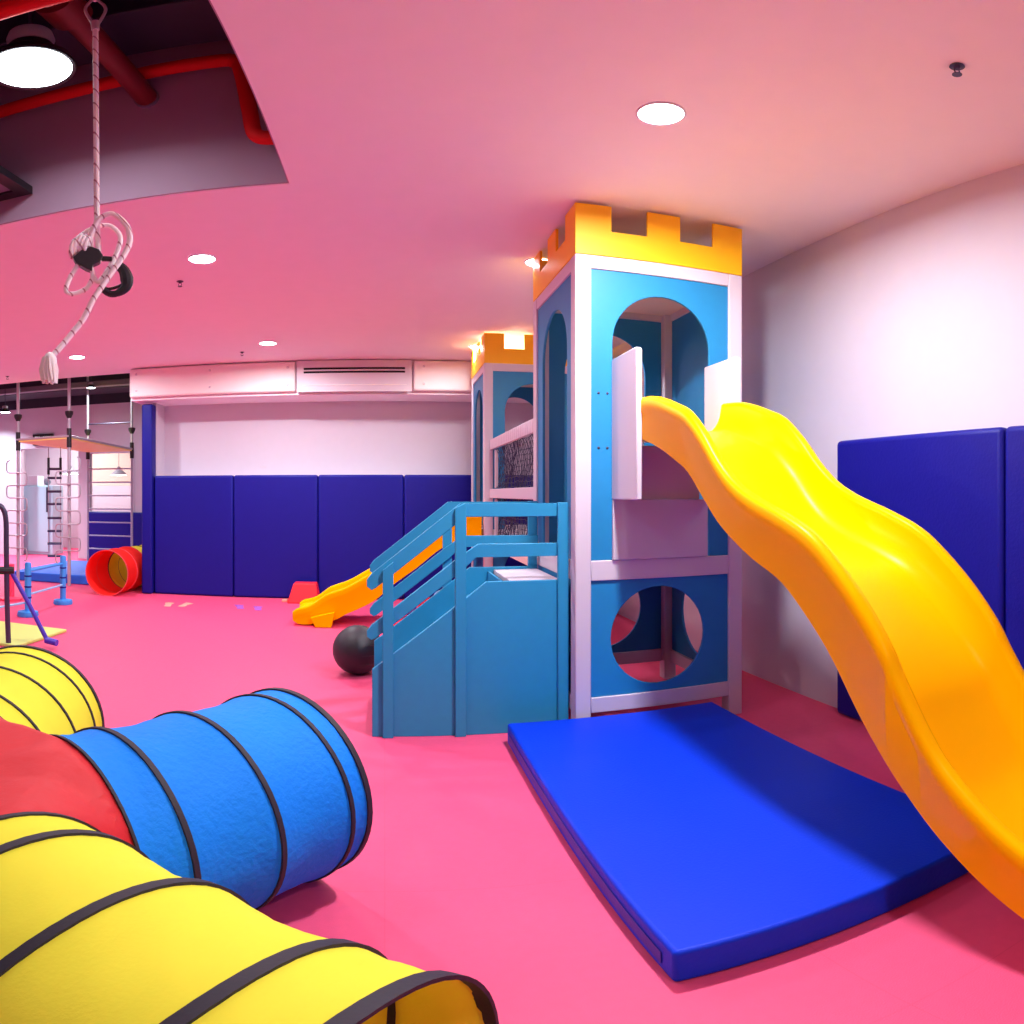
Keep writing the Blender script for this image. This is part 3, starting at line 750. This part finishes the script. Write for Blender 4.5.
LX = [at(48.5,500,10.7), at(60.5,500,10.7)]
for q in LX:
    MB().tube([(q.x,q.y,0.42),(q.x,q.y,2.10)], 0.008, 6).build('side_rope', M['steel'], rl)
for v in (469,478,491.5,504,518,531,543.5,556):
    a, b = at(47.5,v,10.7), at(61.5,v,10.7)
    MB().tube([a, b], 0.02, 8).build('rung', M['darksteel'], rl)
for q in LX:
    MB().box(q.x-0.018,q.y-0.01,1.66,q.x+0.018,q.y+0.01,1.93).build('strap', M['black'], rl)
# blue mat below the frame
tag(MB().box(-5.55,8.92,0.002,-3.98,10.9,0.14).build('landing_mat', M['gymmat'], None, (-4.8,9.9,0), bevel=0.015, seg=3), 'blue mat on the floor under the climbing frame', 'mat')
# hurdle
hu = thing('agility_hurdle', (-3.75, 6.77, 0), 'light blue hurdle with two round-based posts at the left', 'hurdle')
HP = [(-3.764,7.227), (-3.722,6.317)]
for x, y in HP:
    ps_ = MB().lathe([(0.001,0.05),(0.036,0.05),(0.038,0.58),(0.03,0.60),(0.001,0.60)], 16, (x,y,0)).build('post', M['hurdle'], hu)
    MB().lathe([(0.001,0.002),(0.115,0.002),(0.12,0.02),(0.11,0.055),(0.05,0.065),(0.001,0.065)], 24, (x,y,0)).build('base', M['hurdle'], ps_)
    for z in (0.2,0.32,0.44): MB().lathe([(0.037,0),(0.041,0.004),(0.041,0.016),(0.037,0.02)], 14, (x,y,z), cap=False).build('groove_ring', M['navy'], ps_)
MB().tube([(HP[0][0],HP[0][1],0.50),(HP[1][0],HP[1][1],0.50)], 0.015, 10).build('crossbar', M['hurdle'], hu)
MB().tube([(HP[0][0],HP[0][1],0.24),(HP[1][0],HP[1][1],0.24)], 0.013, 10).build('crossbar', M['pale'], hu)
MB().tube([(HP[1][0]-0.03,HP[1][1]-0.03,0.15),(-4.05,5.4,0.12)], 0.013, 10).build('crossbar', M['pale'], hu)
rd = thing('marker_post', (-4.48, 7.18, 0), 'pink post on a round base at the left edge', 'post')
MB().lathe([(0.001,0.04),(0.045,0.04),(0.045,0.46),(0.001,0.47)], 16, (-4.48,7.18,0)).build('pole', M['pink'], rd)
MB().lathe([(0.001,0.002),(0.15,0.002),(0.15,0.03),(0.05,0.05),(0.001,0.05)], 24, (-4.48,7.18,0)).build('base', M['pink'], rd)
# dark bent-tube stand
sd = thing('tube_stand', (-3.1, 5.0, 0), 'dark bent tube stand with a brace at the left edge', 'stand')
def S(u, v): return at(u, v, 5.85)
MB().tube(catmull([at(-30,520,5.85), at(-12,507,5.85), S(-1,505.5), S(4,511), S(6,522), S(6.3,545), S(7,600), S(8.5,644)],6), 0.024, 10).build('bent_tube', M['darksteel'], sd)
MB().tube([S(11,571), at(30,606,5.82), at(47,640,5.78)], 0.02, 10).build('brace', M['bluefoot'], sd)
MB().tube([S(-2,570.5), S(14,570.5)], 0.035, 10).build('clamp', M['black'], sd)
MB().tube([at(46,640,5.78), at(57,643,5.72)], 0.03, 10).build('foot_cap', M['bluefoot'], sd)
# yellow floor mat
o = MB().box(-4.1, 4.9, 0.002, -2.95, 5.74, 0.03); o.rot(-0.06, (-2.95,5.72,0))
tag(o.build('floor_mat', M['lime'], None, (-3.5,5.3,0), bevel=0.006), 'pale yellow mat on the floor behind the far tunnel arm', 'mat')

# ------------------------------------------------------------------ far wall items
sg = thing('exit_sign', (-6.6, 12.55, 2.5), 'dark framed sign with pale letters above the far doorway', 'sign')
MB().box(-7.27,12.54,2.40,-6.78,12.595,2.64).build('frame', M['black'], sg, bevel=0.006)
cu = bpy.data.curves.new('lettering', 'FONT'); cu.body = 'EXIT'; cu.size = 0.2; cu.extrude = 0.003; cu.align_x = 'CENTER'
tf = bpy.data.objects.new('lettering_curve', cu); lm = bpy.data.meshes.new_from_object(tf)
bpy.data.objects.remove(tf); bpy.data.curves.remove(cu)
lm.materials.clear(); lm.materials.append(M['signglow'])
to = bpy.data.objects.new('lettering', lm); C.objects.link(to)
to.parent = sg; to.rotation_euler = (pi/2, 0, 0); to.location = (-7.02+6.6, 12.534-12.55, 2.45-2.5)
cb2 = thing('glass_cabinet', (-7.35, 13.1, 0), 'pale teal cabinet with a long dark handle in the bright doorway', 'cabinet')
MB().box(-7.85,13.0,0.002,-7.02,13.5,1.54).build('body', M['teal'], cb2, bevel=0.01)
MB().box(-7.84,12.975,0.06,-7.10,12.999,1.52).build('door', M['teal'], cb2, bevel=0.006)
MB().tube([(-7.14,12.94,0.95),(-7.14,12.94,1.5)], 0.02, 8).build('handle', M['darksteel'], cb2)
tag(MB().box(-7.75,13.05,1.542,-7.45,13.35,1.76).build('box', M['paint'], None, (-7.6,13.2,1.54), bevel=0.008), 'white box on top of the pale teal cabinet', 'box')
tag(MB().sphere((-7.27,13.2,1.63),0.085,20,12).build('round_jar', M['grey'], None, (-7.27,13.2,1.545)), 'round grey jar on the pale teal cabinet', 'jar')
pd = thing('pendant_lamp', (-5.95,14.2,1.78), 'small pendant lamp seen through the far window', 'hanging lamp')
def pend(r_, x, y, z):
    MB().lathe([(0.19,0),(0.195,0.01),(0.15,0.06),(0.05,0.14),(0.035,0.2),(0.001,0.2)], 28, (x,y,z), cap=False).build('shade', M['grey'], r_)
    MB().lathe([(0.001,0.0),(0.185,0.0),(0.185,0.012),(0.001,0.012)], 28, (x,y,z)).build('bulb_disc', M['glow'], r_)
    MB().tube([(x,y,z+0.2),(x,y,3.0)], 0.006, 6).build('cord', M['darksteel'], r_)
pend(pd, -5.95, 14.2, 1.78)
pd = thing('pendant_lamp', (-7.2,14.2,1.82), 'white pendant lamp inside the far doorway behind the rope ladder', 'hanging lamp')
pend(pd, -7.2, 14.2, 1.82)

# ------------------------------------------------------------------ world, camera, view
wd = bpy.data.worlds.new('World'); bpy.context.scene.world = wd; wd.use_nodes = True
wd.node_tree.nodes['Background'].inputs[0].default_value = (0.9, 0.93, 1, 1)
wd.node_tree.nodes['Background'].inputs[1].default_value = 0.05
cam = bpy.data.cameras.new('Camera'); co = bpy.data.objects.new('Camera', cam); C.objects.link(co)
co.location = (0, 0, EYE); co.rotation_euler = (pi/2, 0, -YAW)
cam.type = 'PANO'; cam.clip_start = 0.02; cam.clip_end = 100
pc = cam if hasattr(cam, 'panorama_type') else cam.cycles
pc.panorama_type = 'EQUIRECTANGULAR'
pc.longitude_min = -512 / F; pc.longitude_max = 512 / F
pc.latitude_max = HOR / F; pc.latitude_min = -(1024 - HOR) / F
sc = bpy.context.scene; sc.camera = co
vs = sc.view_settings; vs.view_transform = 'Standard'; vs.look = 'None'; vs.gamma = 1; vs.use_curve_mapping = False
vs.exposure = 0.45
sc.cycles.max_bounces = 12; sc.cycles.diffuse_bounces = 6; sc.cycles.use_denoising = True
sc.cycles.sample_clamp_indirect = 8.0
